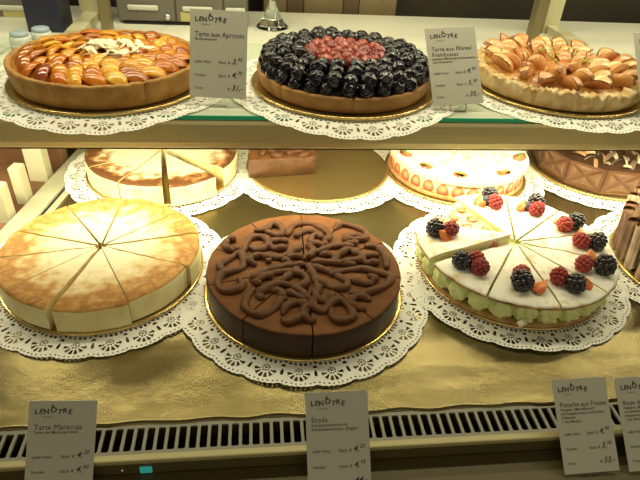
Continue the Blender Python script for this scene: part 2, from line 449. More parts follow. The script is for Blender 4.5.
# ------------------------------------------------------------------ cake slices
def slice_mesh(name, a0, a1, R, H, mats, parent, topfn=None, rimr=.004, gap=.0015, z0=0., nr=14, seed=0., rough=.0008):
    """a wedge: top, outer side, two cut faces, underside; mats = (top, side, cut)"""
    na = max(4, int((a1 - a0) / R_(2.2)))
    V = []; F = []; FM = []
    rs = [.002 + (R - rimr - .002) * i / nr for i in range(nr + 1)] + [R - rimr * .5, R - rimr * .15, R]
    zd = [0] * (nr + 1) + [-rimr * .15, -rimr * .45, -rimr]
    sidez = [.66, .33, 0.]
    cols = len(rs) + len(sidez)
    mid = (a0 + a1) / 2
    off = Vector((math.cos(mid), math.sin(mid), 0)) * (gap / max(.2, math.sin((a1 - a0) / 2)))
    for i in range(na + 1):
        a = a0 + (a1 - a0) * i / na
        rw = R + .0012 * nz(math.cos(a) * 3 + seed, math.sin(a) * 3, 0, 2.) + .0006 * nz(math.cos(a), math.sin(a), seed, 18.)
        for r, d in zip(rs, zd):
            rr = r * rw / R
            x, y = rr * math.cos(a), rr * math.sin(a)
            z = H + d + (topfn(r, a) if topfn else 0) + rough * nz(x, y, seed, 60.)
            V.append(Vector((x, y, z0 + z)) + off)
        for s in sidez:
            rr = rw + rough * nz(a * 8, s * 3, seed, 3.)
            V.append(Vector((rr * math.cos(a), rr * math.sin(a), z0 + s * (H - rimr))) + off)
    for i in range(na):
        for q in range(cols - 1):
            b0 = i * cols + q; F.append((b0, b0 + 1, b0 + cols + 1, b0 + cols)); FM.append(0 if q < len(rs) - 2 else 1)
    bot = len(V); V.append(Vector((.002 * math.cos(mid), .002 * math.sin(mid), z0)) + off)
    for i, fl in ((0, False), (na, True)):
        f = [i * cols + q for q in range(cols)] + [bot]
        F.append(tuple(f if fl else f[::-1])); FM.append(2)
    F.append(tuple([i * cols for i in range(na + 1)] + [bot])); FM.append(2)          # the narrow inner end
    F.append(tuple([bot] + [i * cols + cols - 1 for i in range(na, -1, -1)])); FM.append(2)
    o = mesh_obj(name, V, F, list(mats), parent, fmat=FM)
    bm = bmesh.new(); bm.from_mesh(o.data); bmesh.ops.recalc_face_normals(bm, faces=bm.faces)
    for e in bm.edges:
        if len(e.link_faces) == 2 and e.link_faces[0].material_index != e.link_faces[1].material_index and 2 in (e.link_faces[0].material_index, e.link_faces[1].material_index): e.smooth = False
    bm.to_mesh(o.data); bm.free()
    return o

def cheese_top(dark):
    def f(r, a):
        t = r / .13
        return .0022 * max(0, (t - .72) / .28) ** 1.5 - (.0035 * max(0, (t - .93) / .07) if not dark else .002 * max(0, (t - .95) / .05)) + .0010 * nz(math.cos(a) * r, math.sin(a) * r, 1, 45) + .0008 * nz(math.cos(a) * r, math.sin(a) * r, 4, 110)
    return f
# front cheesecake, ten pieces
t = thing('cheesecake', 'large round sugar-dusted cheesecake cut into slices beside the chocolate cake', 'cake', (*P['cheese'], ctop(0)))
cuts = [-64, -22, 13, 43, 87, 124, 162, 190.8, 223.5, 254]
for i, c in enumerate(cuts):
    c2 = cuts[(i + 1) % len(cuts)] + (360 if i == len(cuts) - 1 else 0)
    lo, hi = R_(c), R_(c2)
    if c == 254: lo += R_(1.9)
    o = slice_mesh('slice', lo, hi, .1307, .0352, (M['cheese_top'], M['cheese_side'], M['cheese_cut']), t, cheese_top(False), gap=.0015, seed=i * 3.1)
    o.location.z = {254: .0001, 223.5: .0018, -64: .0006}.get(c, rnd.uniform(.0002, .0012))
    if c == -64: o.location.x -= .003; o.location.y += .002
    if c == 43: o.location.z += .0004
# back cheesecake
t = thing('cheesecake', 'cut cheesecake with browned rim in the back row next to the side rail', 'cake', (*P['bcheese'], ctop(0)))
for i, (c, c2, dx) in enumerate([(-80, -43, (.006, -.010)), (-34, 6, (.004, 0)), (6, 45, (0, 0)), (45, 90, (0, 0)), (90, 135, (0, 0)), (135, 173, (0, 0)), (173, 212, (0, 0)), (212, 246, (0, 0)), (246, 278, (0, -.001))]):
    o = slice_mesh('slice', R_(c), R_(c2), .1307, .0362, (M['cheese_top_dark'], M['cheese_side'], M['cheese_cut']), t, cheese_top(True), gap=.0014, seed=40 + i * 2.3)
    o.location.x, o.location.y = dx

# chocolate cake
SQ = [[(-.021,.071),(-.010,.097),(.014,.106),(.032,.092),(.042,.070),(.033,.053)],[(-.009,.067),(.007,.084),(.024,.079),(.029,.062)],
[(-.069,.085),(-.052,.089),(-.039,.102),(-.027,.089),(-.033,.072),(-.052,.081)],[(.052,.087),(.064,.100),(.088,.090),(.099,.077),(.093,.060),(.073,.061),(.065,.074)],
[(-.111,-.011),(-.115,.003),(-.103,.017),(-.090,.029),(-.083,.017),(-.085,-.002),(-.100,-.012),(-.112,-.018),(-.116,-.035),(-.107,-.052),(-.090,-.049),(-.084,-.036),(-.091,-.026)],
[(-.085,.025),(-.076,.064),(-.057,.068),(-.048,.051),(-.062,.036),(-.076,.044)],[(-.046,.023),(-.030,.019),(-.011,.034),(-.001,.046)],
[(-.067,-.020),(-.045,-.010),(-.022,.000),(.001,.003)],[(-.065,-.034),(-.050,-.020),(-.027,-.014),(-.006,-.022),(0,-.036),(-.012,-.046),(-.037,-.041),(-.055,-.051),(-.067,-.063)],
[(-.069,-.047),(-.080,-.069),(-.079,-.087),(-.063,-.097),(-.047,-.089),(-.036,-.071),(-.028,-.068)],[(-.035,-.098),(-.029,-.083),(-.014,-.078),(-.002,-.084),(-.012,-.102),(-.028,-.113),(-.036,-.104)],
[(.008,-.066),(.004,-.085),(.016,-.094),(.028,-.079),(.041,-.077),(.051,-.093),(.050,-.108),(.035,-.114),(.027,-.104),(.027,-.089)],
[(.032,-.023),(.053,-.013),(.081,-.010),(.100,-.022),(.114,-.028),(.109,-.043),(.091,-.056),(.068,-.062),(.054,-.058)],[(.090,.043),(.109,.039),(.116,.015),(.113,-.011)],
[(.048,.017),(.064,.032),(.075,.024),(.080,.012),(.065,.005),(.051,.002)],[(.007,-.001),(.026,-.012),(.043,-.024),(.054,-.038),(.048,-.051),(.031,-.047),(.019,-.037),(.007,-.026)],
[(.016,.026),(.037,.041),(.056,.044),(.075,.040)],[(.007,.050),(.015,.033),(.006,.014)],[(-.024,-.042),(-.008,-.056),(-.001,-.072),(-.013,-.062),(-.029,-.055)]]
CH = .0365
def squiggle(pts, parent, z, seed, r=.0052):
    path = crspline([(x, y, z + .0016 * math.sin(i * 2.1 + seed)) for i, (x, y) in enumerate(pts)], 7)
    bm = bmesh.new()
    tube_bm(bm, path, lambda s: r * (1 + .16 * math.sin(s * 23 + seed)) * min(1, .55 + 6 * min(s, 1 - s)), 12, .92)
    return bm_obj('piped_swirl', bm, M['choc_pipe'], parent)
t = thing('chocolate_cake', 'round dark chocolate cake with piped cocoa squiggles on top', 'cake', (*P['choc'], ctop(1)))
cuts = [-54.9, -12.5, 24, 59, 88, 124, 160.7, 196, 231, 270]
for i, c in enumerate(cuts):
    c2 = cuts[i + 1] if i < 9 else 360 - 54.9
    o = slice_mesh('slice', R_(c), R_(c2), .13, CH, (M['choc_top'], M['choc_side'], M['choc_cut']), t, None, rimr=.003, gap=.0010, seed=80 + i, rough=.0006)
    o.location.z = rnd.uniform(0, .0006)
def loop(cx, cy, rx, ry, a0, a1, tw=0.):
    out = []
    for q in range(8):
        a = R_(a0 + (a1 - a0) * q / 7); x = rx * math.cos(a); y = ry * math.sin(a)
        out.append((cx + x * math.cos(tw) - y * math.sin(tw), cy + x * math.sin(tw) + y * math.cos(tw)))
    return out
SQ += [loop(-.034, .050, .014, .011, 20, 330), loop(-.062, .012, .013, .010, -30, 250), loop(.026, .060, .012, .012, 60, 330), loop(.077, .060, .012, .010, 0, 300),
       loop(.095, .010, .013, .010, 30, 320), loop(.078, -.032, .014, .010, 150, 420), loop(-.048, -.060, .015, .010, -60, 230), loop(-.058, -.030, .012, .009, 10, 260),
       loop(.020, -.060, .011, .014, 90, 380), loop(.066, -.080, .014, .011, 20, 290), loop(-.100, .050, .010, .013, 60, 330), loop(.030, .015, .015, .009, 200, 480), loop(-.012, .012, .014, .008, 0, 250), loop(0, -.098, .010, .012, 20, 300),
       [(-.008, -.004), (-.03, -.03), (-.052, -.044)], [(.004, .0), (.012, -.03), (.014, -.062)], [(.01, .006), (.045, .004), (.07, -.004)]]
for i, s in enumerate(SQ): squiggle(s, t, CH + .0018 + .0009 * (i % 3), i * 1.7, .0053)

# what is left of the second chocolate cake
t = thing('chocolate_cake', 'remaining piece of chocolate cake on the left of the gold board', 'cake', (P['bboard'][0] - .006, P['bboard'][1] - .040, ctop(1)))
for i, (c, c2) in enumerate(((92, 124), (124, 156), (156, 187))):
    slice_mesh('slice', R_(c), R_(c2), .127, CH, (M['choc_top'], M['milk_choc'], M['choc_cut']), t, None, rimr=.003, gap=.0006, seed=120 + i)
for i, s in enumerate([[(-.105, .0), (-.095, .02), (-.075, .016), (-.07, -.004), (-.088, .002)], [(-.055, .004), (-.05, .012), (-.03, .018), (-.02, .004), (-.035, -.002)], [(-.09, .04), (-.07, .055), (-.05, .04), (-.035, .05)], [(-.06, .085), (-.04, .075), (-.025, .09), (-.02, .06)]]):
    squiggle(s, t, CH + .003, i * 2.2, .0062)

# ------------------------------------------------------------------ fruit prototypes (meshes only)
def berry_mesh(name, m, r=.0105, h=.012, rows=5, drup=.0036, jit=.0004, sub=1, core=.72):
    bm = bmesh.new()
    def ball(c, rad):
        bmesh.ops.create_icosphere(bm, subdivisions=sub, radius=rad, matrix=Matrix.Translation(c))
    bmesh.ops.create_icosphere(bm, subdivisions=3, radius=r * core)
    for i in range(rows):
        th = PI * (.06 + .80 * i / (rows - 1)); rr = r * math.sin(th) * .80; z = h * math.cos(th) * .80
        n = max(1, int(round(2 * PI * rr / (drup * 1.55))))
        for k in range(n):
            a = 2 * PI * (k + (i % 2) * .5) / n
            ball(Vector((rr * math.cos(a) + rnd.uniform(-jit, jit), rr * math.sin(a) + rnd.uniform(-jit, jit), z)), drup * rnd.uniform(.92, 1.08))
    me = bpy.data.meshes.new(name); bm.to_mesh(me); bm.free()
    me.materials.append(m); me.polygons.foreach_set('use_smooth', [True] * len(me.polygons))
    return me
ME_black = berry_mesh('blackberry', M['blackberry'], .0105, .0118, 6, .0032, sub=2)
def glazed_mesh(name, m, r, amp):
    bm = bmesh.new(); bmesh.ops.create_icosphere(bm, subdivisions=4, radius=r)
    cs = [Vector((math.sqrt(1 - z * z) * math.cos(k * 2.39996), math.sqrt(1 - z * z) * math.sin(k * 2.39996), z)) for k in range(30) for z in ((2 * k + 1) / 30 - 1,)]
    for v in bm.verts:
        d = max(v.co.normalized().dot(c) for c in cs)
        v.co *= 1 - amp * min(1, (1 - d) / .07) ** 1.4
    me = bpy.data.meshes.new(name); bm.to_mesh(me); bm.free(); me.materials.append(m)
    me.polygons.foreach_set('use_smooth', [True] * len(me.polygons)); return me
ME_black_g = glazed_mesh('blackberry', M['blackberry_glazed'], .0122, .10)
ME_rasp = berry_mesh('raspberry', M['raspberry'], .0098, .0112, 6, .0026, sub=2)
ME_rasp_g = glazed_mesh('raspberry', M['raspberry_glazed'], .0112, .12)
def ball_mesh(name, m, r):
    bm = bmesh.new(); bmesh.ops.create_uvsphere(bm, u_segments=16, v_segments=10, radius=r)
    for v in bm.verts:
        if v.co.z > r * .8: v.co.z -= (v.co.z - r * .8) * 1.5
    me = bpy.data.meshes.new(name); bm.to_mesh(me); bm.free(); me.materials.append(m)
    me.polygons.foreach_set('use_smooth', [True] * len(me.polygons)); return me
ME_blue = ball_mesh('blueberry', M['blueberry'], .006)
def strawberry_half(name, mskin, mcut, L=.024, w=.0115, d=.009):
    """half a strawberry: domed skin behind (-z), flat cut face on +z, tip towards +y"""
    bm = bmesh.new(); n = 14; k = 6
    def outline(s):    # s 0..1 stem to tip
        return w * (math.sin(PI * min(1, .12 + .9 * s)) ** .7) * (1 - .35 * s)
    rows = []
    for i in range(n + 1):
        s = i / n; y = -L / 2 + L * s; o = outline(s)
        rows.append([bm.verts.new((o * math.cos(PI * j / k), y, -d * o / w * math.sin(PI * j / k))) for j in range(k + 1)])
    for i in range(n):
        for j in range(k):
            f = bm.faces.new((rows[i][j], rows[i + 1][j], rows[i + 1][j + 1], rows[i][j + 1])); f.material_index = 0
    mids = [bm.verts.new((0, -L / 2 + L * i / n, .0004)) for i in range(n + 1)]
    for i in range(n):
        for a_, b_ in ((rows[i][0], rows[i + 1][0]), (rows[i + 1][k], rows[i][k])):
            f = bm.faces.new((a_, b_, mids[i + 1], mids[i]) if a_ is rows[i][0] else (b_, mids[i], mids[i + 1], a_)); f.material_index = 1
    bmesh.ops.recalc_face_normals(bm, faces=bm.faces)
    me = bpy.data.meshes.new(name); bm.to_mesh(me); bm.free(); me.materials.append(mskin); me.materials.append(mcut)
    me.polygons.foreach_set('use_smooth', [True] * len(me.polygons)); return me
ME_straw = strawberry_half('strawberry', M['strawberry'], M['strawberry_cut'])
ME_straw_s = strawberry_half('strawberry', M['strawberry_pale'], M['strawberry_pale'], .022, .009, .009)
def part(name, me, parent, loc=(0, 0, 0), rot=(0, 0, 0), s=1.):
    o = bpy.data.objects.new(name, me); COL.objects.link(o); o.parent = parent; o.location = loc; o.rotation_euler = rot
    o.scale = s if isinstance(s, (tuple, list)) else (s, s, s); return o

# ------------------------------------------------------------------ pistachio cake
t = thing('pistachio_cake', 'round cake with sugared slices, green pistachio cream and berry clusters', 'cake', (*P['pist'], ctop(1)))
lathe('sponge_base', [(0, 0), (.137, 0), (.1385, .002), (.1375, .0055), (.135, .0065), (0, .0065)], M['sponge'], t, 120, lambda r, a, z: (.0015 * nz(math.cos(a) * 4, math.sin(a) * 4, z * 90, 3.) if r > .1 else 0, 0))
lathe('cream_filling', [(0, .0065), (.113, .0065), (.113, .0370), (0, .0370)], M['pistachio'], t, 90, lambda r, a, z: (.002 * nz(math.cos(a) * 5, math.sin(a) * 5, z * 50, 2.) if r > .1 else 0, 0))
def swirl_mesh():
    V = []; F = []; nv, na = 16, 40
    for i in range(nv + 1):
        s = i / nv
        r = .0157 * (math.sin(PI * (.10 + .80 * s)) ** .75)
        for k in range(na):
            a = 2 * PI * k / na
            rr = r * (1 + .15 * math.cos(6 * a + s * 5.8) + .07 * math.cos(s * 20))
            V.append((rr * math.cos(a) * .92, rr * math.sin(a), .0050 + .0335 * s))
    for i in range(nv):
        for k in range(na):
            F.append((i * na + k, i * na + (k + 1) % na, (i + 1) * na + (k + 1) % na, (i + 1) * na + k))
    F.append(tuple(range(na))[::-1]); F.append(tuple(nv * na + k for k in range(na)))
    return V, F
V, F = swirl_mesh()
sw0 = mesh_obj('cream_swirl', V, F, M['pistachio'], t)
NSW = 27
for k in range(NSW):
    a = 2 * PI * k / NSW + .05
    if 112 < math.degrees(a) % 360 < 140: continue
    o = sw0 if k == 0 else copy_part(sw0, t)
    o.location = (.1293 * math.cos(a), .1293 * math.sin(a), 0); o.rotation_euler = (0, 0, a + rnd.uniform(-.4, .4)); o.scale = (1, 1, rnd.uniform(.96, 1.03))
PT = .0378; TH = .0068
def lid_top(r, a): return -.003 * max(0, (r / .146 - .8) / .2) ** 2 + .0012 * nz(math.cos(a) * r, math.sin(a) * r, 2, 60)
lid = [(155, 196, 174), (198, 234, -147 + 360), (234, 272, 254.5), (272, 305, 291), (305, 338, 321), (338, 368, 354), (8, 38, 21.5), (38, 75, 56), (75, 112, 93)]
# offsets of each cluster's fruit: (kind, right, away) in mm
CL = [[('b', -8, 6), ('r', 12, 1), ('s', 3, -9)], [('b', -11, 2), ('r', 9, 3), ('r', 8, -12), ('u', 3, 0)], [('B', -6, -1), ('r', 0, 15), ('s', 16, -5)],
      [('b', -2, -10), ('r', -16, 5), ('s', 15, -1)], [('B', 12, -7), ('r', -12, -1), ('s', 6, 15)], [('r', -12, -2), ('b', 9, -6), ('s', -1, 13), ('u', 2, 4)],
      [('r', -10, -8), ('b', 9, -2), ('u', -4, 6), ('c', -12, 10)], [('b', 10, 6), ('r', 3, -13), ('u', -4, 0), ('s', -13, 4)], [('b', 6, 10), ('r', 8, -9), ('s', -13, -2), ('u', -3, 1)]]
for i, (c, c2, ac) in enumerate(lid):
    o = slice_mesh('slice', R_(c), R_(c2), .1395, TH, (M['sugar'], M['sponge'], M['vanilla']), t, lid_top, rimr=.0035, gap=.0016, z0=0, seed=200 + i * 1.3)
    o.location.z = PT
    if i == 0:      # the slice that stands a little proud, its strawberry filling showing
        o.location = (-.003, .001, PT + .0135); o.rotation_euler = (R_(-2), R_(-5), 0)
        f = slice_mesh('filling', R_(c + 1), R_(c2 - 1), .128, .0135, (M['vanilla'], M['pistachio'], M['vanilla']), o, None, rimr=.002, gap=.0012, seed=230)
        f.location.z = -.0135
        for rr_ in (.035, .06, .085):
            q = R_(c2 - 3); part('strawberry', ME_straw, o, (rr_ * math.cos(q), rr_ * math.sin(q), -.0065), (PI / 2, 0, q + PI), (.9, .8, .5))
    rr_ = .108
    cx, cy = rr_ * math.cos(R_(ac)), rr_ * math.sin(R_(ac))
    zt = TH
    for kind, dx, dy in CL[i]:
        x, y = cx + dx / 900, cy + dy / 900
        rz = rnd.uniform(0, 6.28)
        if kind in 'bB':
            s_ = 1.36 if kind == 'B' else 1.22
            part('blackberry', ME_black, o, (x, y, zt + .0086 * s_), (rnd.uniform(-.7, .7), rnd.uniform(-.7, .7), rz), s_)
        elif kind == 'r': part('raspberry', ME_rasp, o, (x, y, zt + .0098), (rnd.uniform(-1.2, 1.2), rnd.uniform(-1., 1.), rz), 1.22)
        elif kind == 's':
            s_ = part('strawberry', ME_straw_s, o, (x, y, zt + .0065), (rnd.uniform(.3, .8), rnd.uniform(-.6, .6), rnd.uniform(-1.2, 1.2)), 1.25)
        elif kind == 'u': part('blueberry', ME_blue, o, (x, y, zt + .0075), (rnd.uniform(-.6, .6), rnd.uniform(-.6, .6), rz), 1.25)
        elif kind == 'c': part('cream_dot', ball_mesh('cream_dot', M['vanilla'], .007), o, (x, y, zt + .005), (0, 0, 0), (1, 1, .9))
# the open wedge: custard and strawberry pieces on the filling
for k, (r_, a_) in enumerate(((.05, 128), (.075, 140), (.082, 120), (.105, 133), (.11, 118), (.118, 146), (.095, 148))):
    part('strawberry', ME_straw, t, (r_ * math.cos(R_(a_)), r_ * math.sin(R_(a_)), .0395), (.2, rnd.uniform(-.3, .3), rnd.uniform(0, 6)), (.85, .8, .6))
bm = bmesh.new(); box(bm, -.006, .006, -.004, .004, -.004, .004, .0012)
o = bm_obj('white_chocolate_chip', bm, M['white_choc'], t, loc=(-.040, -.1425, .0160)); o.rotation_euler = (.5, .3, .6)

# ------------------------------------------------------------------ strawberry cream cake (back row)
t = thing('strawberry_cake', 'cream cake with halved strawberries round its side in the back row', 'cake', (*P['bstraw'], ctop(0)))
lathe('sponge_base', [(0, 0), (.131, 0), (.1325, .002), (.1315, .008), (0, .008)], M['sponge'], t, 100)
lathe('cream_filling', [(0, .008), (.1285, .008), (.1285, .034), (0, .034)], M['vanilla'], t, 100)
st0 = None
for k in range(30):
    a = 2 * PI * k / 30 + .04
    part('strawberry', ME_straw, t, (.1296 * math.cos(a), .1296 * math.sin(a), .0208 + rnd.uniform(-.0006, .0006)), (PI / 2, 0, a + PI / 2), (1.1, 1.02, .6))
cc = [-124, -87, -40, -5, 30, 65, 100, 140, 180, 208, 236]
for i in range(11):
    c = cc[i]; c2 = cc[i + 1] if i < 10 else 236
    if i == 10: continue
    o = slice_mesh('slice', R_(c), R_(c2), .1312, .0115, (M['sugar'], M['vanilla'], M['vanilla']), t, lambda r, a: .001 * nz(math.cos(a) * r, math.sin(a) * r, 5, 60), rimr=.003, gap=.0007, z0=0, seed=300 + i)
    o.location.z = .0335
    am = R_((c + c2) / 2)
    if i in (0, 1, 2, 9, 8, 3):
        q = part('strawberry', ME_straw, o, (.112 * math.cos(am), .112 * math.sin(am), .0150), (-.35, 0, am + PI / 2 + rnd.uniform(-.7, .7)), (1.3, 1.15, 1.0))
        part('leaf', None, q) if False else None
        bm = bmesh.new()
        for u in range(4):
            b_ = bmesh.ops.create_icosphere(bm, subdivisions=1, radius=.0025, matrix=Matrix.Translation(((u - 1.5) * .0028, -.006 + .002 * (u % 2), .0015)))
        bm_obj('pistachio_crumb', bm, M['leaf'], q)

# ------------------------------------------------------------------ milk chocolate plate cake (back right)
t = thing('plated_chocolate_cake', 'milk chocolate cake walled with embossed chocolate plates behind the pistachio cake', 'cake', (*P['bplate'], ctop(1)))
lathe('body', [(0, 0), (.118, 0), (.118, .040), (.114, .043), (0, .043)], M['choc_side'], t, 80)
NP = 12
bm = bmesh.new(); w, h = .0335, .050
box(bm, -w, w, -.0022, .0022, 0, h, .0016)
V0 = bm
pl0 = bm_obj('chocolate_plate', bm, M['milk_choc'], t, False)
bm = bmesh.new()      # raised pyramid pattern on the plate
for tri in (((-.027, .006), (.027, .006), (0, .026)), ((-.028, .045), (-.004, .028), (-.028, .010)), ((.028, .045), (.004, .028), (.028, .010)), ((-.024, .047), (.024, .047), (0, .030))):
    vs = [bm.verts.new((x, -.0020, z)) for x, z in tri]
    ap = bm.verts.new((sum(x for x, z in tri) / 3, -.0042, sum(z for x, z in tri) / 3))
    for q in range(3): bm.faces.new((vs[q], vs[(q + 1) % 3], ap))
rel0 = bm_obj('relief', bm, M['milk_relief'], pl0, False)
for k in range(NP):
    a = 2 * PI * k / NP + R_(-101)
    if k == 0: o = pl0
    else:
        o = copy_part(pl0, t); copy_part(rel0, o)
    o.location = (.1235 * math.cos(a), .1235 * math.sin(a), 0); o.rotation_euler = (R_(4), 0, a + PI / 2)
def shaving_mesh():
    bm = bmesh.new(); vs = []
    n = 9
    for i in range(n):
        s = i / (n - 1); a = -1.4 + 2.8 * s
        for y in (-.0045, .0045):
            vs.append(bm.verts.new((.013 * math.sin(a), y * (1 - .3 * abs(2 * s - 1)), .006 * math.cos(a))))
    for i in range(n - 1): bm.faces.new((vs[2 * i], vs[2 * i + 1], vs[2 * i + 3], vs[2 * i + 2]))
    bmesh.ops.solidify(bm, geom=bm.faces[:], thickness=.0009)
    me = bpy.data.meshes.new('chocolate_shaving'); bm.to_mesh(me); bm.free(); me.materials.append(M['shaving']); return me
ME_shav = shaving_mesh()
for k in range(80):
    r_ = .108 * math.sqrt((k + .5) / 80); a = k * 2.39996
    part('chocolate_shaving', ME_shav, t, (r_ * math.cos(a), r_ * math.sin(a), .0465 + rnd.uniform(0, .006)), (rnd.uniform(-.7, .7), rnd.uniform(-.7, .7), rnd.uniform(0, 6.3)), rnd.uniform(.7, 1.15))

# ------------------------------------------------------------------ cake of upright chocolate rolls (right edge)
t = thing('chocolate_roll_cake', 'cake ringed with upright chocolate rolls beside the pistachio cake', 'cake', (*P['roll'], ctop(0)))
lathe('body', [(0, 0), (.112, 0), (.112, .05), (.108, .054), (0, .054)], M['choc_side'], t, 80)
bm = bmesh.new()
for k in range(14):           # rolled sheet: spiral cross-section seen on its end
    pass
spir = [((.0035 + .0075 * s / 40) * math.cos(s * .34), (.0035 + .0075 * s / 40) * math.sin(s * .34)) for s in range(41)]
lo = [bm.verts.new((x, y, 0)) for x, y in spir]; hi = [bm.verts.new((x * .96, y * .96, .072)) for x, y in spir]
for i in range(40): bm.faces.new((lo[i], lo[i + 1], hi[i + 1], hi[i]))
bmesh.ops.solidify(bm, geom=bm.faces[:], thickness=.0013)
ro0 = bm_obj('chocolate_roll', bm, M['roll'], t)
for k in range(30):
    a = 2 * PI * k / 30
    o = ro0 if k == 0 else copy_part(ro0, t)
    o.location = (.124 * math.cos(a), .124 * math.sin(a), .0006); o.rotation_euler = (R_(rnd.uniform(-3, 3)), R_(rnd.uniform(2, 7)), a); o.scale = (1, 1, rnd.uniform(.93, 1.06))
for k in range(60):
    r_ = .115 * math.sqrt((k + .5) / 60); a = k * 2.39996
    part('chocolate_shaving', ME_shav, t, (r_ * math.cos(a), r_ * math.sin(a), .062 + rnd.uniform(0, .010)), (rnd.uniform(-.7, .7), rnd.uniform(-.7, .7), rnd.uniform(0, 6.3)), rnd.uniform(.8, 1.2))

# ------------------------------------------------------------------ the tarts on the glass shelf
def crust(parent, R, H, m, cuts=(), wav=.001, inner=.009, lip=.0):
    def d(r, a, z):
        g = 0
        for c in cuts:
            q = (a - c + PI) % (2 * PI) - PI
            if abs(q) < .012: g = -.0035
        dr = dz = 0
        if r > R - inner - .006 and z > .001:
            dz = wav * (nz(math.cos(a) * 3, math.sin(a) * 3, 1, 4.) + .6 * nz(math.cos(a) * 3, math.sin(a) * 3, 7, 12.)) * (z / H)
            dr = wav * .8 * nz(math.cos(a) * 3, math.sin(a) * 3, z * 120, 5.)
        return (dr + (g if r > R - .003 else 0), dz + (g * .7 if z > H - .002 else 0))
    pr = [(0, 0), (R - .007, 0), (R - .005, .001), (R - .002 + lip, H * .45), (R, H - .003), (R - .001, H - .0008), (R - .003, H), (R - inner + .002, H - .0006), (R - inner, H - .003), (R - inner - .001, H - .009), (0, H - .009)]
    return lathe('crust', pr, m, parent, 420, d)

def wedge_mesh(name, mskin, mcut, mtip, L=.042, Rr=.018, phi=26, core=.25, tip=2):
    """one wedge of a stone fruit: rounded skin outside (+z), two flat cut faces meeting below, pointed ends along y"""
    V = []; F = []; FM = []; n = 16; ph = [R_(phi) * q for q in (-1, -.80, -.4, 0, .4, .80, 1)]
    for i in range(n + 1):
        la = -PI / 2 * .97 + PI * .97 * i / n; c = math.cos(la) ** .85; y = L / 2 * math.sin(la)
        V.append((.0, y, Rr * core * c))
        for p in ph:
            wob = 1 + .05 * nz(p * 2, y * 60, len(name), 1.)
            V.append((Rr * c * math.sin(p) * wob, y, Rr * c * math.cos(p) * wob))
    k = len(ph) + 1
    for i in range(n):
        for q in range(k):
            F.append((i * k + q, i * k + (q + 1) % k, (i + 1) * k + (q + 1) % k, (i + 1) * k + q))
            FM.append(2 if i >= n - tip or (i > n * .35 and q in (1, k - 2)) else (1 if q in (0, k - 1) else 0))
    F.append(tuple(range(k))[::-1]); FM.append(0); F.append(tuple(n * k + q for q in range(k))); FM.append(2)
    V = [(x, y, z - Rr * .62) for x, y, z in V]
    o = mesh_obj(name, V, F, [mskin, mcut, mtip], None, fmat=FM)
    bm = bmesh.new(); bm.from_mesh(o.data); bmesh.ops.recalc_face_normals(bm, faces=bm.faces); bm.to_mesh(o.data); bm.free()
    me = o.data; bpy.data.objects.remove(o)
    return me
# apricot
zt = SH + ctop(0)
t = thing('apricot_tart', 'glazed apricot tart with almond flakes in its middle on the glass shelf', 'tart', (*P['apr'], zt))
HA = .0325
crust(t, .1327, HA, M['crust'], [R_(-108), R_(-58), R_(95)], .0012)
lathe('glaze', [(0, HA - .004), (.06, HA - .0045), (.118, HA - .006), (.1235, HA - .0085)], M['jelly'], t, 90)
ME_ap = wedge_mesh('apricot', M['apricot'], M['apricot'], M['apricot'], .041, .0155, 48, .35); ME_apd = wedge_mesh('apricot', M['apricot_dark'], M['apricot'], M['apricot_dark'], .041, .0155, 48, .35)
cnt = 0
for r_, n in ((.108, 27), (.091, 23), (.072, 18), (.052, 13), (.030, 7)):
    for k in range(n):
        a = 2 * PI * (k + rnd.uniform(-.12, .12)) / n + r_ * 40
        dark = (r_ > .1 and 60 < math.degrees(a) % 360 < 250 and rnd.random() < .65) or rnd.random() < .12
        part('apricot', ME_apd if dark else ME_ap, t, (r_ * math.cos(a), r_ * math.sin(a), HA + .0002 + rnd.uniform(-.002, .0035)), (R_(-14) + rnd.uniform(-.12, .12), R_(rnd.uniform(8, 26)), a - PI / 2 + rnd.uniform(.3, 1.25)), (rnd.uniform(.85, 1.12), rnd.uniform(.85, 1.02), rnd.uniform(.85, 1.1)))
bm = bmesh.new(); bmesh.ops.create_circle(bm, cap_ends=True, segments=14, radius=.0085)
for v in bm.verts: v.co.y *= .62; v.co.z = 14 * v.co.x ** 2
bmesh.ops.solidify(bm, geom=bm.faces[:], thickness=.0011)
me = bpy.data.meshes.new('almond_flake'); bm.to_mesh(me); bm.free(); me.materials.append(M['almond'])
for k in range(46):
    r_ = .044 * math.sqrt(rnd.random()); a = rnd.uniform(0, 6.28)
    part('almond_flake', me, t, (.012 + r_ * math.cos(a) * 1.15, .004 + r_ * math.sin(a) * .8, HA + .0058 + rnd.uniform(0, .005)), (rnd.uniform(-.6, .6), rnd.uniform(-.6, .6), rnd.uniform(0, 6.3)), rnd.uniform(.85, 1.15))
# blackberry and raspberry
zb = SH + ctop(1)
t = thing('berry_tart', 'tart piled with glazed blackberries around a raspberry middle', 'tart', (*P['berry'], zb))
HB = .0225
crust(t, .1300, HB, M['crust_dark'], [R_(-92), R_(-140), R_(-48)], .0009)
lathe('glaze', [(0, .037), (.05, .037), (.085, .036), (.104, .032), (.113, .026), (.119, .016)], M['jelly_dark'], t, 80)
nb = 0
for r_, z_, n, ph, tilt in ((.1165, .0265, 30, 0, 1.2), (.1120, .0370, 29, .5, .7), (.0915, .0410, 23, .2, .3), (.0705, .0420, 18, .7, .15)):
    for k in range(n):
        a = 2 * PI * (k + ph + rnd.uniform(-.1, .1)) / n
        part('blackberry', ME_black_g, t, (r_ * math.cos(a), r_ * math.sin(a), z_ + rnd.uniform(-.0015, .0035)), (rnd.uniform(-.3, .3), tilt + rnd.uniform(-.3, .3), a), rnd.uniform(.92, 1.12)); nb += 1
